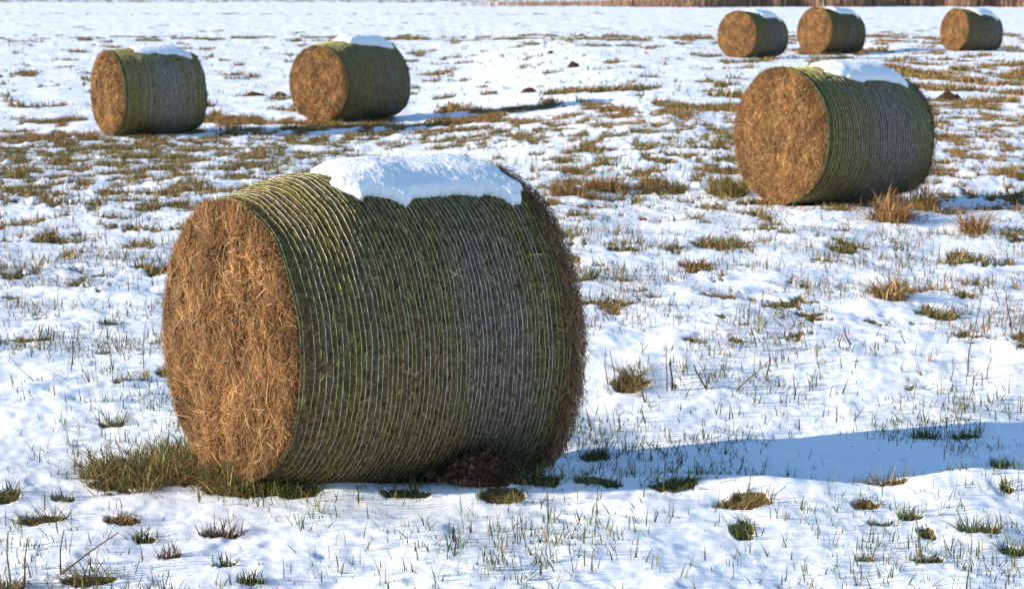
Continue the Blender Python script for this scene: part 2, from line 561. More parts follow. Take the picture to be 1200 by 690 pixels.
def in_tuft(x, y):
    m = np.zeros(len(x), bool)
    for (tx, ty, rx, ry) in TG:
        m |= ((x - tx) / rx) ** 2 + ((y - ty) / ry) ** 2 < 1.0
    return m


def field_grass():
    G, S = [], []          # green grass, straw
    # grass standing in the bare patches, three distance bands
    for r0, r1, n, hs, ws in ((5.2, 13, 381000, 0.055, 0.0036), (13, 34, 1270000, 0.078, 0.0085), (34, 75, 609600, 0.11, 0.024)):
        x, y = sample_sector(n, r0, r1)
        b = bare_mask(x, y)
        k = (b > 0.45) & away_from_bales(x, y) & ~in_tuft(x, y)
        x, y, b = x[k], y[k], b[k]
        st = straw_share(x, y)
        isst = rng.random(len(x)) < 0.15 + 0.75 * st
        z = relief(x, y, b)
        P = np.stack([x, y, z - 0.004], 1)
        for sel, dst, pal in ((~isst, G, GREEN[:] + OLIVE), (isst, S, STRAW + STRAW[:3] + RUST[:3] + BROWN[1:2])):
            p = P[sel]; m = len(p)
            if m == 0:
                continue
            big = 0.5 + 0.9 * np.clip(fbm(p[:, 0] * 0.9, p[:, 1] * 0.9, 33, 2) * 0.5 + 0.5, 0, 1)
            H = hs * big * rng.uniform(0.45, 1.35, m)
            lean = rng.uniform(0.05, 1.25, m)
            dst.append(blades(p, rng.uniform(0, 2 * PI, m), lean, H, ws * rng.uniform(0.6, 1.3, m),
                              pick(pal, m), curl=rng.uniform(0, 0.6, m)))
    # single blades poking through the snow
    for r0, r1, n, hs, ws in ((5.2, 9.5, 27000, 0.050, 0.0052), (5.2, 15, 42000, 0.018, 0.0048), (9, 20, 60000, 0.022, 0.0065), (9.5, 16, 36000, 0.066, 0.0064), (16, 30, 15240, 0.08, 0.009), (28, 80, 20320, 0.07, 0.02)):
        x, y = sample_sector(n, r0, r1)
        d = fbm(x * 1.1, y * 1.1, 71, 4, 0.6)
        k = (rng.random(n) < smooth(-0.6, 1.6, d)) & away_from_bales(x, y, 0.05)
        x, y = x[k], y[k]
        # small sprigs: two to four blades from one spot
        rep = rng.integers(1, 4, len(x))
        x = np.repeat(x, rep); y = np.repeat(y, rep)
        x = x + rng.normal(0, 0.012, len(x)); y = y + rng.normal(0, 0.012, len(x))
        z = relief(x, y)
        P = np.stack([x, y, z - 0.006], 1)
        px, py = to_photo(x, y)
        pst = 0.06 + 0.5 * box(px, py, -700, 1800, 200, 420, 50, 40)
        isst = rng.random(len(x)) < pst
        for sel, dst, pal in ((~isst, G, GREEN[:3] + OLIVE[:1]), (isst, S, BROWN + RUST + STRAW)):
            p = P[sel]; m = len(p)
            H = hs * rng.uniform(0.35, 1.5, m) ** 1.2 * np.where(sel[sel], 1, 1)
            dst.append(blades(p, rng.uniform(0, 2 * PI, m), np.abs(rng.normal(0.1, 0.55, m)), H,
                              ws * rng.uniform(0.6, 1.1, m), pick(pal, m), curl=rng.uniform(-0.1, 0.5, m)))
    for name, L, m, lab in (('green_grass', G, M_GRASS, 'green and olive meadow grass poking through the snow all over the field'),
                            ('dry_grass', S, M_STRAW, 'dry straw and brown grass poking through the snow all over the field')):
        V, F, C, Mi = merge([(a, b_, c, 0) for a, b_, c in L])
        tag(link(name, make_mesh(name, V, [F], [m], col=C)), lab, 'grass', kind='stuff')


field_grass()

STYLE = {  # palettes: lying thatch, standing blades, share standing
    'mat': (OLIVE[1:] + BROWN[1:2] + STRAW[:3] + RUST[:1], GREEN[:2] + GREEN[3:] + OLIVE[1:], 0.34), 'green': (OLIVE + STRAW[:2] + BROWN[:1], GREEN, 0.6),
    'straw': (STRAW + OLIVE[1:2], OLIVE + GREEN[:1], 0.3), 'brown': (BROWN + STRAW[:2], BROWN + OLIVE + GREEN[:2], 0.4),
    'stub': (BROWN, BROWN + BROWN[:2], 0.75), 'dark': (OLIVE[:1] + BROWN, GREEN[:3], 0.7),
    'tan': (STRAW + RUST[:1], STRAW + RUST[:3] + OLIVE[:1], 0.45), 'olive': (STRAW + OLIVE, OLIVE + GREEN[:2] + STRAW[:2], 0.5), 'rust': (RUST + STRAW[:2], RUST + STRAW, 0.5),
}


def tufts():
    for t, (tx, ty, rx, ry) in zip(TUFTS, TG):
        style, h, lab = t[4:]
        lie, stand, share = STYLE[style]
        near = ty < 11
        dens = 8000 if near else 3600
        h = h * 1.15; n = int(min(9000, max(140, PI * rx * ry * dens)))
        n = int(n * 1.7)
        q = np.sqrt(rng.random(n)) * 1.25; a = rng.uniform(0, 2 * PI, n)
        x = tx + rx * q * np.cos(a); y = ty + ry * q * np.sin(a)
        ragged = q + 0.34 * fbm(x * 7 + tx, y * 5, 19, 3, .6)
        k = away_from_bales(x, y, -0.14) & ((bare_mask(x, y) > .3) | (ragged < .6))
        x, y, q, a = x[k], y[k], np.minimum(q[k], 1), a[k]; n = len(x)
        z = relief(x, y)
        clump = fbm(x * 11, y * 11, 3, 3)
        mound = (h * 0.42 if style not in ('stub',) else 0.0) * np.clip(1 - q * q, 0, 1) * (0.7 + 0.6 * clump)
        P = np.stack([x, y, z - 0.006 + np.maximum(mound, 0)], 1)
        up = rng.random(n) < share
        w = 0.0044 if near else 0.0085
        wind = rng.uniform(0, 2 * PI); comby = rng.uniform(.3, .8)
        swirl = wind + 1.6 * fbm(x * 4, y * 4, 23, 2)
        hh = h * np.clip(0.85 + 0.45 * clump, .25, 1.6)
        parts = []
        m = int(up.sum())
        mixa = np.where(rng.random(m) < comby, swirl[up], a[up]) + rng.normal(0, 0.8, m)
        parts.append((*blades(P[up], mixa, np.abs(rng.normal(0.3, 0.45, m)), hh[up] * rng.uniform(0.3, 1.35, m),
                              w * rng.uniform(0.5, 1.2, m), pick(stand, m, 0.35), curl=rng.uniform(0, 0.7, m)), 0))
        dn = ~up; m = int(dn.sum())
        comb = np.where(rng.random(m) < comby, swirl[dn], a[dn]) + rng.normal(0, 0.6, m)
        parts.append((*blades(P[dn], comb, rng.uniform(0.8, 1.5, m), hh[dn] * rng.uniform(0.6, 1.7, m),
                              w * rng.uniform(0.6, 1.4, m), pick(lie, m, 0.4), curl=rng.uniform(0.05, 0.6, m)), 1))
        V, F, C, Mi = merge(parts)
        V = V - np.array([tx, ty, 0])
        o = link('grass_tuft', make_mesh('grass_tuft', V, [F], [M_GRASS, M_STRAW], fmat=Mi, col=C))
        o.location = (tx, ty, 0)
        tag(o, lab, 'grass tuft', 'grass tufts in the snow')


tufts()

# ------------------------------------------------------------------ dry stalks: pixel of foot, pixel of tip, depth lean, thickness, label
STALKS = [
    (1134, 431, 1142, 354, 0, .0040, 'tallest upright brown stalk standing in open snow at the right'),
    (1184, 390, 1178, 346, 0, .0036, 'upright dark stalk close to the right edge beyond the tallest stalk'),
    (780, 456, 782, 403, 0, .0034, 'thin pale upright stalk right of the rounded tussock beside the bale'),
    (787, 454, 786, 418, 0, .0058, 'thick short brown stalk stub next to the thin pale stalk'),
    (829, 453, 812, 424, 0, .0058, 'thick dark stalk leaning left, rooted in a tiny tuft in the snow'),
    (861, 453, 900, 418, 0, .0036, 'long pale thin stalk leaning far to the right across the snow'),
    (711, 448, 709, 406, 0, .0034, 'left thin stalk of the two behind the rounded tussock beside the bale'),
    (721, 446, 715, 405, 0, .0034, 'right thin stalk of the two behind the rounded tussock beside the bale'),
    (757, 469, 750, 447, 0, .0052, 'short reddish stalk stub in the snow below the rounded tussock'),
    (757, 494, 752, 480, 0, .0048, 'very short reddish stub just above the blue shadow right of the bale'),
    (83, 439, 93, 389, 0, .0030, 'slender dark stalk leaning right in the snow left of the bale'),
    (131, 442, 128, 389, 0, .0030, 'slender upright dark stalk midway between two others left of the bale'),
    (168, 440, 172, 377, 0, .0030, 'tall slender curved stalk close to the hay end of the bale'),
    (41, 451, 13, 424, 0, .0026, 'thin stalk leaning left near the left edge'),
    (62, 664, 138, 616, 0, .0042, 'long straw stalk slanting across the snow at the lower left'),
    (26, 680, 34, 620, 0, .0040, 'upright pale stalk in the bottom left corner beside a broken one'),
    (10, 684, 11, 610, 0, .0044, 'upright broken stalk in the bottom left corner at the picture edge'),
    (69, 662, 76, 612, 0, .0034, 'thin upright stalk rising from the foot of the long slanting stalk'),
    (1079, 660, 1071, 598, 0, .0030, 'tall pale stalk rising from the green and rusty tuft at the bottom right'),
    (997, 406, 987, 385, 0, .0046, 'short dark forked stalk in a small tuft in the right half'),
    (1062, 403, 1053, 386, 0, .0030, 'bent thin stalk like a hook in the right half of the snow'),
    (1089, 421, 1093, 408, 0, .0036, 'short black stub with a bent top left of the tallest stalk'),
    (1113, 442, 1118, 420, 0, .0036, 'thin stem rising from a small brown tuft by the tallest stalk'),
    (1155, 440, 1160, 415, 0, .0036, 'thin stem rising from a small tuft right of the tallest stalk'),
    (1191, 398, 1204, 354, 0, .0030, 'thin slanting stalk at the very right edge'),
]


def tube(pts, rad, sides=6):
    pts = np.asarray(pts, float); n = len(pts)
    T = norm(np.gradient(pts, axis=0))
    ref = np.array([0.3, 1.0, 0.1])
    B = norm(np.cross(T, ref)); Nn = np.cross(B, T)
    a = np.linspace(0, 2 * PI, sides, endpoint=False)
    rad = np.broadcast_to(rad, n)
    V = pts[:, None] + rad[:, None, None] * (np.cos(a)[None, :, None] * B[:, None] + np.sin(a)[None, :, None] * Nn[:, None])
    i = np.arange(n - 1)[:, None] * sides; j = np.arange(sides)[None]
    F = np.stack([i + j, i + (j + 1) % sides, i + sides + (j + 1) % sides, i + sides + j], -1).reshape(-1, 4)
    return V.reshape(-1, 3), F


def stalks():
    for fx, fy, tx, ty, lean, th, lab in STALKS:
        x, y = at(fx, fy)
        z = float(relief(np.array([x]), np.array([y]))[0])
        k = math.hypot(y, CAM_H) / FPX
        dx, dz = (tx - fx) * k, (fy - ty) * k * 1.02
        n = 12
        t = np.linspace(0, 1, n)
        L = math.hypot(dx, dz)
        wob = 0.025 * L * np.sin(t * PI * rng.uniform(1, 2) + rng.uniform(0, 3))
        pts = np.stack([dx * t + wob, 0.1 * L * t * rng.uniform(-1, 1), dz * t + 0.3 * wob - 0.012 * (1 - t)], 1)
        r = th * 0.98 * (1 - 0.55 * t) * (1 + 0.25 * (np.abs(np.sin(t * 9)) > 0.93))
        V, F = tube(pts, r)
        c = np.array((0.085, 0.052, 0.03)) if th > .0045 or rng.random() < .5 else np.array((0.17, 0.11, 0.06))
        parts = [(V, F, np.tile(c * rng.uniform(.7, 1.2), (len(V), 1)), 0)]
        # withered leaf stubs and side twig
        for q in range(rng.integers(1, 4)):
            j = rng.integers(2, n - 2); s = rng.uniform(.12, .3) * L
            d = np.array([rng.uniform(-1, 1), rng.uniform(-.4, .4), rng.uniform(-.1, .9)]); d /= np.linalg.norm(d)
            tt = np.linspace(0, 1, 5)[:, None]
            V, F = tube(pts[j] + d * tt * s + np.array([[0, 0, -1]]) * 0.25 * s * tt ** 2, th * 0.26 * (1 - 0.7 * tt[:, 0]), 5)
            parts.append((V, F, np.tile(c * 0.9, (len(V), 1)), 0))
        V, F, C, Mi = merge(parts)
        o = link('dry_stalk', make_mesh('dry_stalk', V, [F], [M_STRAW], col=C, smooth_=True))
        o.location = (x, y, z)
        tag(o, lab, 'dry stalk', 'dry stalks standing in the snow')


stalks()


# ------------------------------------------------------------------ molehills
def molehill(px, py, rx, ry, h, lab, nc=300, scat=True):
    x, y = at(px, py)
    if py > 500:
        y += 0.09
    na, nr = 72, 30
    A, Q = np.meshgrid(np.linspace(0, 2 * PI, na, endpoint=False), np.linspace(0, 1, nr))
    X, Y = rx * Q * np.cos(A), ry * Q * np.sin(A)
    wx, wy = X / rx * 2.2 + px, Y / ry * 2.2 + py
    prof = np.clip(1 - Q ** 1.8, 0, 1) ** 0.9
    Z = h * prof * (1 + 0.35 * fbm(wx, wy, 12, 3)) + h * 0.16 * (1 - Q) * fbm(wx * 3, wy * 3, 13, 3) * 1.2 - 0.02 - 0.01 * (Q > .98)
    V = np.stack([X.ravel(), Y.ravel(), Z.ravel()], 1)
    i = np.arange(nr - 1)[:, None] * na; j = np.arange(na)[None]
    F = np.stack([i + j, i + na + j, i + na + (j + 1) % na, i + (j + 1) % na], -1).reshape(-1, 4)
    C = pick([(0.062, 0.036, 0.022), (0.08, 0.047, 0.029), (0.045, 0.026, 0.016)], len(V), .2)
    parts = [(V, F, C, 0)]
    # crumbs of soil
    cube = np.array([[a, b, c] for c in (-1, 1) for b in (-1, 1) for a in (-1, 1)], float) * 0.5
    cf = np.array([[0, 2, 3, 1], [4, 5, 7, 6], [0, 1, 5, 4], [2, 6, 7, 3], [0, 4, 6, 2], [1, 3, 7, 5]])
    q = np.sqrt(rng.random(nc)) * np.where(rng.random(nc) < .12, 1.5, 1.04); a = rng.uniform(0, 2 * PI, nc)
    qi = np.clip((q * (nr - 1)).astype(int), 0, nr - 1); ai = (a / (2 * PI) * na).astype(int) % na
    cx, cy = rx * q * np.cos(a), ry * q * np.sin(a)
    cz = np.where(q < 1, Z[qi, ai], -0.006)
    s = rng.gamma(.8, h * 0.034, nc) + h * 0.016
    R = np.linalg.qr(rng.normal(size=(nc, 3, 3)))[0]
    vv = np.einsum('nij,nkj->nki', R, cube[None] * s[:, None, None] * rng.uniform(.6, 1.3, (nc, 8, 1)))
    vv = vv + np.stack([cx, cy, cz], 1)[:, None]
    ff = (np.arange(nc) * 8)[:, None, None] + cf[None]
    cc = np.repeat(pick([(0.080, 0.047, 0.029), (0.052, 0.030, 0.019), (0.12, 0.073, 0.045)], nc, .25), 8, axis=0)
    parts.append((vv.reshape(-1, 3), ff.reshape(-1, 4), cc, 0))
    V, F, C, Mi = merge(parts)
    o = link('molehill', make_mesh('molehill', V, [F], [M_SOIL], col=C, smooth_=False))
    z = float(relief(np.array([x]), np.array([y]))[0])
    o.location = (x, y, z + (0.03 if py > 500 else 0))
    tag(o, lab, 'molehill', 'molehills of dark soil')


molehill(566, 567, 0.150, 0.12, 0.105, 'crumbly dark brown molehill against the underside of the foreground bale', 4200)
FAR_MOLES = [
    (645, 64, .10, .13, .10, 'small dark molehill in the far snow, the left and farther of a close pair'),
    (672, 79, .16, .14, .15, 'small dark molehill in the far snow, the right and nearer of a close pair'),
    (620, 109, .18, .16, .11, 'dark molehill in open snow between the two left bales and the right bale'),
    (299, 113, .26, .2, .09, 'left heap of two dark soil heaps in far snow between the two back left bales'),
    (328, 113, .18, .2, .09, 'right heap of two dark soil heaps close to the hay end of a back bale'),
    (1112, 118, .24, .2, .13, 'dark brown soil heap right of the top of the right bale'),
    (604, 130, .14, .14, .08, 'small dark soil heap on the edge of the brown grass strip in the middle'),
]
for a in FAR_MOLES:
    molehill(*a, nc=60)


# ------------------------------------------------------------------ hay bales
def profile(u, r0, r1, full=0.6):
    a = smooth(0.0, 0.30, u); b = smooth(0.72, 1.0, u)
    r = r0 + (full - r0) * np.sqrt(np.clip(a, 0, 1)) * 0.5 + (full - r0) * a * 0.5
    return r + (r1 - full) * b


NETPAL = {'yg': (0.50, 0.49, 0.19), 'wh': (0.62, 0.59, 0.52), 'ol': (0.44, 0.42, 0.21), 'gy': (0.50, 0.46, 0.40), 'gr': (0.45, 0.46, 0.17)}


class Bale:
    def __init__(self, key, seed):
        self.x, self.y, self.yaw, self.tilt, self.W, self.r0, self.r1, self.zc, self.full = BALES[key]
        self.key, self.seed = key, seed
        rz = PI / 2 - self.yaw
        self.mw = Matrix.Translation((self.x, self.y, 0)) @ Matrix.Rotation(rz, 4, 'Z')

    def radius(self, u, phi):
        """phi 0 = top, + towards the camera; u 0..1 along the axis"""
        s = self.seed
        ph = phi * 0.6
        r = profile(u, self.r0, self.r1, self.full)
        r = r + 0.014 * gnoise(u * 2.3 + s, ph * 2.0, s) + 0.007 * gnoise(u * 6 + s, ph * 6, s + 1)
        return r

    def place(self, xl, r, phi):
        """axis coordinate (m from the middle), radius and angle -> local xyz, flattened at the foot, tilted"""
        u = np.clip(xl / self.W + .5, 0, 1)
        sag = np.exp(-((np.abs(phi) - 2.25) / .5) ** 2) * (.025 + .075 * u)
        y = -r * np.sin(phi) * (1 + sag); z = r * np.cos(phi) * (1 + sag)
        floor = -self.full + 0.022
        over = np.clip(floor - z, 0, 1)
        z = np.where(z < floor, floor + 0.1 * (z - floor), z)
        c, si = math.cos(self.tilt), math.sin(self.tilt)
        X = xl * c - z * si; Z = xl * si + z * c
        return np.stack([X, y, Z + self.zc], -1)

    def build(self, label, detail):
        """detail: dict of counts"""
        s, W = self.seed, self.W
        root = bpy.data.objects.new('hay_bale', None); COL.objects.link(root)
        root.empty_display_size = 0.3
        root.matrix_world = self.mw
        tag(root, label, 'hay bale', 'round hay bales in the snowy field')
        hs = detail['net_end']
        nst = detail['strands']

        # ---- netted side: hay skin with ridges swelling between the strands
        nu, nphi = detail['grid']
        u = np.linspace(0, hs, nu); ph = np.linspace(-PI, PI, nphi)
        U, PH = np.meshgrid(u, ph, indexing='ij')
        R = self.radius(U, PH)
        ridge = np.abs(np.sin(U / hs * nst * PI))
        R = R + detail['ridge'] * (ridge - 0.6) + detail['rough'] * fbm(U * W * 22, PH * 0.6 * 22, s + 4, 4, 0.7)
        V = self.place((U - .5) * W, R, PH)
        i = np.arange(nu - 1)[:, None] * nphi + np.arange(nphi - 1)[None]
        F = np.stack([i, i + nphi, i + nphi + 1, i + 1], -1).reshape(-1, 4)
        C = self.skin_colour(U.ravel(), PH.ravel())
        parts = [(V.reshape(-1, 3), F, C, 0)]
        # loose hay caught on the skin
        n = detail['side_straw']
        us = rng.uniform(0, hs, n); ps = rng.uniform(-2.3, 2.6, n)
        rs = self.radius(us, ps) + rng.uniform(-.004, .005, n)
        P = self.place((us - .5) * W, rs, ps)
        P2 = self.place((us - .5) * W, rs + .05, ps); Nn = norm(P2 - P)
        T = norm(np.cross(Nn, np.array([[1., 0, 0]])))
        ang = rng.normal(0, 0.75, n)
        D = T * np.cos(ang)[:, None] + np.array([[1., 0, 0]]) * np.sin(ang)[:, None] + Nn * rng.normal(0, .16, (n, 1))
        cs = self.skin_colour(us, ps) * rng.gamma(1.4, .95, (n, 1)) * np.array([[1.12, 1.0, .85]])
        tan = rng.random(n) < .17
        cs[tan] = pick([(0.20, 0.13, 0.06), (0.26, 0.19, 0.09)], int(tan.sum()))
        sw = detail['straw_w']
        V, F, C = strips(P, D, Nn, rng.gamma(2, .012, n) + .008, sw * rng.uniform(.4, 1.0, n), rng.uniform(0, .006, n), cs)
        parts.append((V, F, C, 1))
        V, F, C, Mi = merge(parts)
        link('netted_side', make_mesh('netted_side', V, [F], [M_HAY, M_STRAW], fmat=Mi, col=C, smooth_=True), root)

        # ---- net: strands round the bale with the thin zigzag between them
        self.net(root, detail)
        # ---- two hay ends
        self.end(root, detail, 0)
        self.end(root, detail, 1)
        return root

    def skin_colour(self, u, ph):
        s = self.seed
        n = fbm(u * 3.2 + s, ph * 0.5, s + 7, 4, 0.6)
        band = gnoise(u * 7 + s * 3, ph * 0.25, s + 9)
        moss = np.clip(0.50 + 0.36 * n + 0.40 * band - 0.35 * smooth(0.7, 1.7, ph), 0, 1)
        grey = smooth(0.1, 0.8, self.greya * np.exp(-((u - self.greyu - .05 * np.sin(ph * 2 + s)) / self.greyw) ** 2) * smooth(0.4, 1.3, ph) + 0.30 * n)
        g = np.array([0.135, 0.118, 0.036]); br = np.array([0.145, 0.098, 0.054]); gy = np.array([0.150, 0.124, 0.096])
        c = br + (g - br) * moss[..., None]
        c = c + (gy - c) * (0.8 * grey)[..., None]
        c = c * np.clip(1 + 0.55 * gnoise(u * 44, ph * 20, s + 3) + 0.35 * gnoise(u * 90, ph * 50, s + 2), .25, 2)[..., None]
        c = c * self.tone
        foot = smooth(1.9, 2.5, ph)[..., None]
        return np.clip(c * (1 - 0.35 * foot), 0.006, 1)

    def net_colour(self, u, ph, dbl):
        s = self.seed
        yg, wh, ol, gy, gr = (np.array(NETPAL[k]) for k in ('yg', 'wh', 'ol', 'gy', 'gr'))
        n1 = fbm(u * 5 + s, ph * 0.4, s + 21, 3)
        g = smooth(0.2, 0.9, self.greya * np.exp(-((u - self.greyu) / self.greyw) ** 2) * smooth(.1, 1., ph) + .22 * n1)[..., None]
        c = yg * smooth(.45, .05, u)[..., None] + ol * (1 - smooth(.45, .05, u))[..., None]
        grn = (smooth(.80, .88, u) if self.key == 'front' else 0.4 * smooth(.8, .9, u))[..., None]
        c = c + (gr * .9 - c) * grn
        c = c + (gy - c) * g * (1 - 0.8 * grn)
        w = np.clip(dbl, 0, 1)[..., None]
        c = c + (wh - c) * w
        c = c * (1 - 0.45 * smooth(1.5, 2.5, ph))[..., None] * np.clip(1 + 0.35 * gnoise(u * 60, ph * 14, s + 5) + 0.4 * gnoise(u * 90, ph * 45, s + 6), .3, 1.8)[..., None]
        return np.clip(c * min(1, self.tone + .1), .01, 1)

    def net(self, root, detail):
        s, W, hs = self.seed, self.W, detail['net_end']
        nst, nseg = detail['strands'], detail['seg']
        r_t = detail['twine']
        ph = np.linspace(-PI, PI, nseg)
        us = (np.arange(nst) + .5) / nst * hs + rng.normal(0, .0016, nst)
        us[0] = 0.002; us[1] = 0.012
        white = (rng.random(nst) < .13) * rng.uniform(.5, 1, nst)
        for k, wv in ((4, .9), (5, 1.0), (12, .9), (13, .8), (14, .5), (19, .6)):
            if k < nst and self.key == 'front':
                white[k] = wv
        UU = us[:, None] + .0030 * gnoise(ph[None] * 2.2 + np.arange(nst)[:, None] * .35, np.arange(nst)[:, None] * .21 + s, s + 31) \
            + .0016 * gnoise(ph[None] * 9, np.arange(nst)[:, None] * 3.7 + s, s + 32)
        PP = np.broadcast_to(ph, UU.shape)
        depth = .0056 + .0030 * fbm(PP * 5.5, UU * 50 + np.arange(nst)[:, None] * 5.1, s + 33, 3, .7) - .0030 * smooth(.25, .6, gnoise(PP * 26, UU * 90 + np.arange(nst)[:, None] * 3.3, s + 34))
        RR = self.radius(UU, PP) - detail['ridge'] * .25 + depth
        cen = (UU - .5) * W
        # four-sided cross-section
        ring = []
        for a, b in ((-1, 0), (0, 1), (1, 0), (0, -1)):
            ring.append(self.place(cen + a * r_t, RR + b * r_t * .8, PP))
        V = np.stack(ring, 2)                                   # strand, seg, 4, 3
        idx = (np.arange(nst)[:, None, None] * nseg + np.arange(nseg - 1)[None, :, None]) * 4
        j = np.arange(4)[None, None]
        F = np.stack([idx + j, idx + (j + 1) % 4, idx + 4 + (j + 1) % 4, idx + 4 + j], -1).reshape(-1, 4)
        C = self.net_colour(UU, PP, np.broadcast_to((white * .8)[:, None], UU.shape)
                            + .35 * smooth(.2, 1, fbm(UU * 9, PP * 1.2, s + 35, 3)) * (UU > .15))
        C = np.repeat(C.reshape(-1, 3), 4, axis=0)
        parts = [(V.reshape(-1, 3), F, C, 0)]
        if detail['zig']:
            # weft threads zigzagging between neighbouring strands
            m = detail['zig']
            p2 = np.linspace(-2.2, 2.7, m)
            tri = np.abs(((np.arange(m) % 2) * 2 - 1))
            for k in range(nst - 1):
                ua = np.where(np.arange(m) % 2 == 0, us[k], us[k + 1])
                rr = self.radius(ua, p2) - detail['ridge'] * .2 + .003 * gnoise(p2 * 9, np.full(m, k * 2.3), s + 37) + .001
                c1 = self.place((ua - .5) * W, rr, p2 - .0011)
                c2 = self.place((ua - .5) * W, rr, p2 + .0011)
                Vz = np.stack([c1, c2], 1).reshape(-1, 3)
                b = (np.arange(m - 1) * 2)[:, None]
                Fz = b + np.array([[0, 1, 3, 2]])
                Cz = np.repeat(self.net_colour(ua, p2, np.zeros(m)) * .75, 2, axis=0)
                parts.append((Vz, Fz, Cz, 0))
        V, F, C, Mi = merge(parts)
        link('net', make_mesh('net', V, [F], [M_TWINE], col=C, smooth_=True), root)

    def end(self, root, detail, which):
        s, W = self.seed + 50 * which, self.W
        hs = detail['net_end']
        u0 = 0.0 if which == 0 else 1.0
        sg = -1.0 if which == 0 else 1.0
        nr, na = detail['disc']
        q = np.linspace(0, 1, nr) ** .8; a = np.linspace(-PI, PI, na)
        Q, A = np.meshgrid(q, a, indexing='ij')
        Rm = self.radius(np.full_like(A, u0), A) + .002
        bulge = .035 if which == 0 else .05

        def surf(q_, a_, lift):
            Rr = self.radius(np.full_like(a_, u0), a_)
            xl = (u0 - .5) * W + sg * (bulge * (1 - q_ ** 2.5) + lift)
            return xl, q_ * Rr
        lump = .028 * fbm(Q * np.cos(A) * 3.2 + s, Q * np.sin(A) * 3.2, s, 4, .6) * np.clip((1 - Q) * 6, 0, 1)
        xl, rr = surf(Q, A, lump)
        V = self.place(xl, rr, A).reshape(-1, 3)
        i = np.arange(nr - 1)[:, None] * na + np.arange(na - 1)[None]
        F = np.stack([i, i + 1, i + na + 1, i + na], -1).reshape(-1, 4)
        if which:
            F = F[:, ::-1]
        hay = [(0.230, 0.110, 0.037), (0.170, 0.078, 0.026), (0.31, 0.168, 0.064), (0.080, 0.038, 0.015), (0.52, 0.34, 0.16)]
        wts = [.32, .25, .2, .18, .05]
        C = pick(hay[:2] + hay[3:4], len(V), .2) * .5
        parts = [(V, F, C, 0)]
        n = detail['end_straw'] if which == 0 else detail['end_straw'] // 6
        q = np.sqrt(rng.random(n)) * .995; a = rng.uniform(-PI, PI, n)
        lump = .028 * fbm(q * np.cos(a) * 3.2 + s, q * np.sin(a) * 3.2, s, 4, .6) * np.clip((1 - q) * 6, 0, 1)
        xl, rr = surf(q, a, lump + rng.gamma(1.5, .0045, n))
        P = self.place(xl, rr, a)
        Nn = np.tile(np.array([[sg, 0, 0]]), (n, 1)) + rng.normal(0, .25, (n, 3))
        Nn = norm(Nn)
        rad = np.stack([np.zeros(n), -np.sin(a), np.cos(a)], 1)
        tan = np.stack([np.zeros(n), -np.cos(a), -np.sin(a)], 1)
        th = rng.normal(0.25, .85, n)
        # some combed downwards by rain
        D = tan * np.cos(th)[:, None] + rad * np.sin(th)[:, None]
        comb = rng.random(n) < .35
        D[comb] = np.stack([np.zeros(comb.sum()), rng.normal(0, .5, comb.sum()), np.ones(comb.sum())], 1)
        D = D + np.array([[sg, 0, 0]]) * np.abs(rng.normal(0, .2, (n, 1)))
        L = rng.gamma(2.2, .021, n) + .012
        L = np.minimum(L, np.maximum(.02, 1.2 * (1.03 - q) * .6 + .03))
        tone = (1 + .55 * fbm(q * np.cos(a) * 2.4 + s, q * np.sin(a) * 2.4, s + 3, 4) + .22 * fbm(q * np.cos(a) * 16 + s, q * np.sin(a) * 7, s + 3, 3))[:, None]
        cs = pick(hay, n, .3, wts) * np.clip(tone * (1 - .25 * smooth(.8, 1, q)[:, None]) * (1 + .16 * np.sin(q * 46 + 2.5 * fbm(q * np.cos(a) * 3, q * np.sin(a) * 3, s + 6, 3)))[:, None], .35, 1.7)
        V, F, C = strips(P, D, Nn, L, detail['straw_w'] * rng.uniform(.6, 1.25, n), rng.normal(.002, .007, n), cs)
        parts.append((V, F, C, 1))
        # long loose stalks hanging out of the end
        n = 70 if self.key == 'front' else 22
        q = np.sqrt(rng.random(n)) * .93; a = rng.uniform(-PI, PI, n)
        xl, rr = surf(q, a, np.full(n, .022))
        P = self.place(xl, rr, a)
        D = norm(rng.normal(0, 1, (n, 3)) * np.array([[.35, 1, 1]]) + np.array([[sg * .25, 0, 0]]))
        V, F, C = strips(P, D, np.tile(np.array([[sg, 0, 0.]]), (n, 1)) + rng.normal(0, .2, (n, 3)), rng.uniform(.08, .2, n),
                         detail['straw_w'] * rng.uniform(.7, 1.1, n), rng.normal(.004, .012, n), pick(hay[2:3] + hay[4:], n, .3))
        parts.append((V, F, C, 1))
        # edge whiskers
        n = detail['whisk'] // (3 if which else 1)
        if which == 1 and hs < .99:
            # bare hay rim swelling past the net at the far end
            m, k = 14, na
            uu = np.linspace(hs - .012, 1.0, m); aa = np.linspace(-PI, PI, k)
            Uu, Aa = np.meshgrid(uu, aa, indexing='ij')
            Rr = self.radius(Uu, Aa) + .008 * np.sin(np.clip((Uu - hs) / (1 - hs), 0, 1) * PI) + .008 * fbm(Uu * 20, Aa * 9, s + 8, 3)
            V = self.place((Uu - .5) * W, Rr, Aa).reshape(-1, 3)
            i = np.arange(m - 1)[:, None] * k + np.arange(k - 1)[None]
            F = np.stack([i, i + k, i + k + 1, i + 1], -1).reshape(-1, 4)
            parts.append((V, F, pick(hay[:2] + hay[3:4], len(V), .2) * .5, 0))
            n2 = detail['rim_straw']
            us = rng.uniform(hs - .008, 1.02, n2); ps = rng.uniform(-1.2, 2.8, n2)
            rs = self.radius(np.minimum(us, 1), ps) + .004 + rng.gamma(1.3, .005, n2)
            P = self.place((us - .5) * W, rs, ps)
            Nn = norm(np.stack([rng.normal(0, .4, n2), -np.sin(ps), np.cos(ps)], 1))
            T = np.stack([np.zeros(n2), -np.cos(ps), -np.sin(ps)], 1)
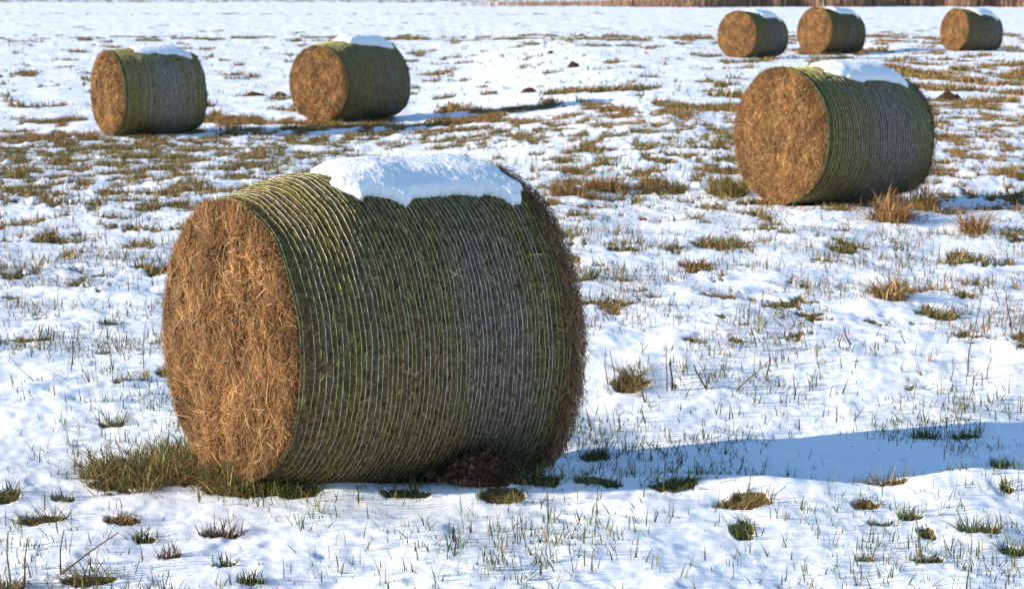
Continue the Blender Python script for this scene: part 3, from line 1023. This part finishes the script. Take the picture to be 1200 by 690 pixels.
            an = rng.normal(0, .6, n2)
            D = T * np.cos(an)[:, None] + np.array([[1., 0, 0]]) * np.sin(an)[:, None] + Nn * np.abs(rng.normal(0, .28, (n2, 1)))
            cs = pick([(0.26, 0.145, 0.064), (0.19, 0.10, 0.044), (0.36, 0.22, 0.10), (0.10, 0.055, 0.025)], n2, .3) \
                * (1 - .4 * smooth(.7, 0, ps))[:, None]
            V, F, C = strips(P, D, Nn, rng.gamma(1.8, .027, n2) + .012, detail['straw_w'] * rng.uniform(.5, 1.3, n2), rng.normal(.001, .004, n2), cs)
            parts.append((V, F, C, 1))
        ps = rng.uniform(-2.4, 2.8, n)
        uw = np.full(n, u0)
        rs = self.radius(uw, ps) - .004
        P = self.place((uw - .5) * W + sg * rng.uniform(-.004, .016, n), rs, ps)
        Nn = norm(np.stack([np.full(n, sg * .5), -np.sin(ps), np.cos(ps)], 1))
        T = np.stack([np.zeros(n), -np.cos(ps), -np.sin(ps)], 1)
        D = T * rng.choice([-1, 1], (n, 1)) + Nn * np.abs(rng.normal(0, .45, (n, 1))) + np.array([[sg, 0, 0]]) * rng.normal(.1, .3, (n, 1))
        cs = pick(hay, n, .3, wts)
        V, F, C = strips(P, D, Nn, rng.gamma(2.5, .011, n) + .012, detail['straw_w'] * rng.uniform(.4, .8, n), rng.normal(0, .006, n), cs)
        parts.append((V, F, C, 1))
        V, F, C, Mi = merge(parts)
        link('hay_end', make_mesh('hay_end', V, [F], [M_HAY, M_STRAW], fmat=Mi, col=C, smooth_=True), root)

    # ---- snow cap: its own object lying on the bale
    def cap(self, edge, u0, u1, back, thick, label, res=(150, 130), wob=.03):
        """edge: list of (u, phi) of the near rim; back: phi of the far rim"""
        s, W = self.seed, self.W
        eu, ep = np.array(edge).T
        ua = np.linspace(u0 - .06, u1 + .06, res[0]); pa = np.linspace(back - .12, ep.max() + .14, res[1])
        U, Pq = np.meshgrid(ua, pa, indexing='ij')
        pe = np.interp(U, eu, ep) + wob * fbm(U * 10, Pq * 3.5 + s, s + 71, 3, .5)
        m_u, m_p = W, self.full
        d1 = (pe - Pq) * m_p
        d2 = (Pq - back - .1 * fbm(U * 4, U * 0 + 3.1, s + 72, 3)) * m_p
        left = u0 + .03 * fbm(Pq * 5, Pq * 0 + 1.7, s + 73, 4) + .30 * np.clip(-Pq, 0, 1)
        d3 = (U - left) * m_u
        d4 = (u1 + .012 * fbm(Pq * 6, Pq * 0 + 5.5, s + 74, 4) - U) * m_u
        big = np.minimum(np.minimum(d1, d2), np.minimum(d3, d4))
        k = .012                                                # soft minimum for round corners
        d = -k * np.log(np.exp(-np.clip(d1, -.3, .5) / k) + np.exp(-np.clip(d2, -.3, .5) / k) + np.exp(-np.clip(d3, -.3, .5) / k) + np.exp(-np.clip(d4, -.3, .5) / k))
        d = d + .010 * gnoise(U * W * 22, Pq * .6 * 22, s + 75) + .006 * gnoise(U * W * 60, Pq * .6 * 60, s + 78)
        dome = np.minimum(np.minimum((ep.mean() + .02 - Pq) * m_p, d2), np.minimum(d3, d4))
        w = thick * .8
        t = thick * (.62 * np.sqrt(np.clip(1 - (1 - np.clip(d / w, 0, 1)) ** 2, 0, 1)) + .5 * np.sin(np.clip(dome / .24, 0, 1) * PI / 2))
        t = t * (1 + .09 * fbm(U * W * 4, Pq * .6 * 4, s + 76, 3)) + (.0024 * gnoise(U * W * 15, Pq * .6 * 15, s + 77) + .0012 * gnoise(U * W * 48, Pq * .6 * 48, s + 79) + .0010 * gnoise(U * W * 95, Pq * .6 * 95, s + 80)) * (d > .004)
        t = np.where(d > 0, t, -.03)
        R = self.radius(np.clip(U, 0, 1), Pq) + t
        Rb = self.radius(np.clip(U, 0, 1), Pq) - .028
        V = self.place((U - .5) * W, R, Pq).reshape(-1, 3)
        Vb = self.place((U - .5) * W, np.minimum(R - .002, Rb), Pq).reshape(-1, 3)
        nu, npp = U.shape
        i = np.arange(nu - 1)[:, None] * npp + np.arange(npp - 1)[None]
        F = np.stack([i, i + npp, i + npp + 1, i + 1], -1).reshape(-1, 4)
        keep = (d.ravel()[F] > -.004).any(1)
        F = F[keep]
        Vall = np.concatenate([V, Vb]); Fall = np.concatenate([F, F[:, ::-1] + len(V)])
        used = np.unique(Fall); remap = np.full(len(Vall), -1); remap[used] = np.arange(len(used))
        o = link('snow_cap', make_mesh('snow_cap', Vall[used], [remap[Fall]], [M_CAP], smooth_=True), None, self.mw)
        tag(o, label, 'snow cap', 'snow caps lying on the hay bales')


HI = dict(grid=(620, 760), strands=56, ridge=.0045, rough=.0055, side_straw=42000, straw_w=.0021, seg=420, twine=.0016, zig=300,
          disc=(60, 200), end_straw=80000, whisk=1500, net_end=.958, rim_straw=7500)
MID = dict(grid=(260, 360), strands=48, ridge=.0045, rough=.0032, side_straw=7000, straw_w=.0031, seg=240, twine=.0030, zig=0,
           disc=(40, 140), end_straw=40000, whisk=700, net_end=.985, rim_straw=900)
LOW = dict(grid=(150, 220), strands=48, ridge=.007, rough=.006, side_straw=2500, straw_w=.006, seg=150, twine=.0034, zig=0,
           disc=(30, 100), end_straw=20000, whisk=350, net_end=.99, rim_straw=300)

specs = [
    ('front', 3, .70, 1.0, HI, 'largest round hay bale in the foreground with clear net strands and a rough brown rim'),
    ('mid', 11, .58, 0.85, MID, 'second largest round hay bale, right of the foreground bale with blue shadow beside it'),
    ('left', 17, .55, 1.0, LOW, 'leftmost round hay bale, narrow hay end and pale grey patch on its netted side'),
    ('second', 23, .72, 0.8, LOW, 'round hay bale above the foreground bale, with wide hay end and dark green side'),
    ('far_a', 29, .6, 0.6, LOW, 'left bale of the close pair of small far bales at the top'),
    ('far_b', 37, .55, 0.6, LOW, 'right bale of the close pair of small far bales at the top'),
    ('far_c', 43, .7, 0.6, LOW, 'small far round bale standing alone near the top right corner'),
]
bales = {}
for key, seed, gu, tone, det, lab in specs:
    b = Bale(key, seed); b.greyu, b.tone = gu, tone
    b.greyw, b.greya = {'front': (.15, 1), 'mid': (.24, 1), 'left': (.20, 1.1), 'second': (.3, .5), 'far_a': (.3, .9), 'far_b': (.14, .8), 'far_c': (.35, .7)}[key]
    b.build(lab, det); bales[key] = b

bales['front'].cap([(.24, .23), (.28, .40), (.336, .50), (.388, .45), (.44, .50), (.459, .54), (.478, .60), (.495, .57), (.525, .51),
                    (.643, .465), (.766, .50), (.82, .52), (.856, .54), (.882, .62), (.915, .62), (.945, .56), (.97, .5)], .305, .968, -.85, .062,
                   'thick bumpy snow cap with a dripping edge on the largest foreground bale', (300, 260), .035)
bales['mid'].cap([(.22, .42), (.363, .60), (.429, .65), (.5, .61), (.595, .62), (.743, .645), (.86, .673), (.9, .6)], .25, .90, -.8, .048,
                 'white snow cap along the top of the right bale, the second largest cap')
bales['left'].cap([(.26, .40), (.40, .52), (.496, .45), (.53, .54), (.705, .55), (.89, .64), (.93, .6)], .27, .93, -.8, .036,
                  'thin broken snow cap on the leftmost bale')
bales['second'].cap([(.30, .36), (.54, .48), (.753, .6), (.944, .68)], .34, .93, -.8, .085,
                    'high white snow cap on the bale just left of the centre at the back')
for key, ed, lab in (('far_a', [(.34, .5), (.37, .74), (.6, .72), (.77, .68), (.9, .85)], 'small snow cap on the left bale of the far pair'),
                     ('far_b', [(.25, .45), (.37, .66), (.75, .6), (.88, .77)], 'small snow cap on the right bale of the far pair'),
                     ('far_c', [(.29, .5), (.395, .78), (.53, .62), (.69, .66), (.86, .86)], 'small snow cap on the lone far bale near the top right corner')):
    bales[key].cap(ed, .28, .90, -.8, .06, lab)


# ------------------------------------------------------------------ reeds along the far side of the field
def reeds():
    n = 60000
    x = rng.uniform(-9, 95, n)
    y = 150 + rng.uniform(0, 16, n) + 5 * gnoise(x * .12, x * 0, 14) + 2 * gnoise(x * .5, x * 0, 15)
    dens = smooth(-6, 10, x) * 0.5 + .5 * smooth(9, 15, x)
    k = rng.random(n) < dens
    x, y = x[k], y[k]; n = len(x)
    P = np.stack([x, y, np.full(n, -.02)], 1)
    H = rng.uniform(1.1, 2.3, n) * (.2 + .8 * smooth(6, 16, x + 1.5 * gnoise(x * .5, x * 0, 4)))
    V, F, C = blades(P, rng.uniform(0, 2 * PI, n), np.abs(rng.normal(0, .18, n)), H, rng.uniform(.03, .07, n),
                     pick([(0.36, 0.23, 0.155), (0.29, 0.18, 0.12), (0.44, 0.29, 0.20), (0.23, 0.14, 0.095)], n, .2), curl=rng.uniform(0, .25, n))
    tag(link('reed_bed', make_mesh('reed_bed', V, [F], [M_REED], col=C)),
        'brown dry reed bed along the far edge of the snowy field at the top right', 'reeds', kind='stuff')


reeds()

# ------------------------------------------------------------------ light
SUN_EL, SLOPE = math.radians(15), 0.21          # the light travels right and away from the camera
d = Vector((1, SLOPE, 0)).normalized() * math.cos(SUN_EL) + Vector((0, 0, -math.sin(SUN_EL)))
sun = bpy.data.lights.new('sun', 'SUN'); sun.energy = 5.0; sun.angle = math.radians(0.6); sun.color = (1.0, 0.87, 0.68)
so = bpy.data.objects.new('sun', sun); COL.objects.link(so)
so.rotation_euler = d.to_track_quat('-Z', 'Y').to_euler(); so.location = (-20, -10, 15)
w = bpy.data.worlds.new('World'); sc.world = w; w.use_nodes = True
nt = w.node_tree
sky = nt.nodes.new('ShaderNodeTexSky'); sky.sky_type = 'NISHITA'; sky.sun_disc = False
sky.sun_elevation = SUN_EL; sky.sun_rotation = math.atan2(-d.x, -d.y)
sky.air_density = 1.0; sky.dust_density = 0.1; sky.ozone_density = 3.0
bg = nt.nodes['Background']; bg.inputs['Strength'].default_value = 0.15
nt.links.new(sky.outputs[0], bg.inputs['Color'])

# ------------------------------------------------------------------ camera
cam = bpy.data.cameras.new('camera'); co = bpy.data.objects.new('camera', cam); COL.objects.link(co)
co.location = (0, 0, CAM_H); co.rotation_euler = (PI / 2 - PITCH, 0, 0)
cam.sensor_width = 36; cam.lens = 36 * FPX / 1200
cam.clip_end = 3000; cam.clip_start = .05
cam.dof.use_dof = True; cam.dof.focus_distance = 7.4; cam.dof.aperture_fstop = 8.0
sc.camera = co
sc.view_settings.view_transform = 'Standard'; sc.view_settings.look = 'None'
sc.view_settings.exposure = 0.87; sc.view_settings.gamma = 1; sc.view_settings.use_curve_mapping = False
sc.cycles.use_denoising = True
sc.cycles.max_bounces = 5; sc.cycles.diffuse_bounces = 3; sc.cycles.transparent_max_bounces = 4
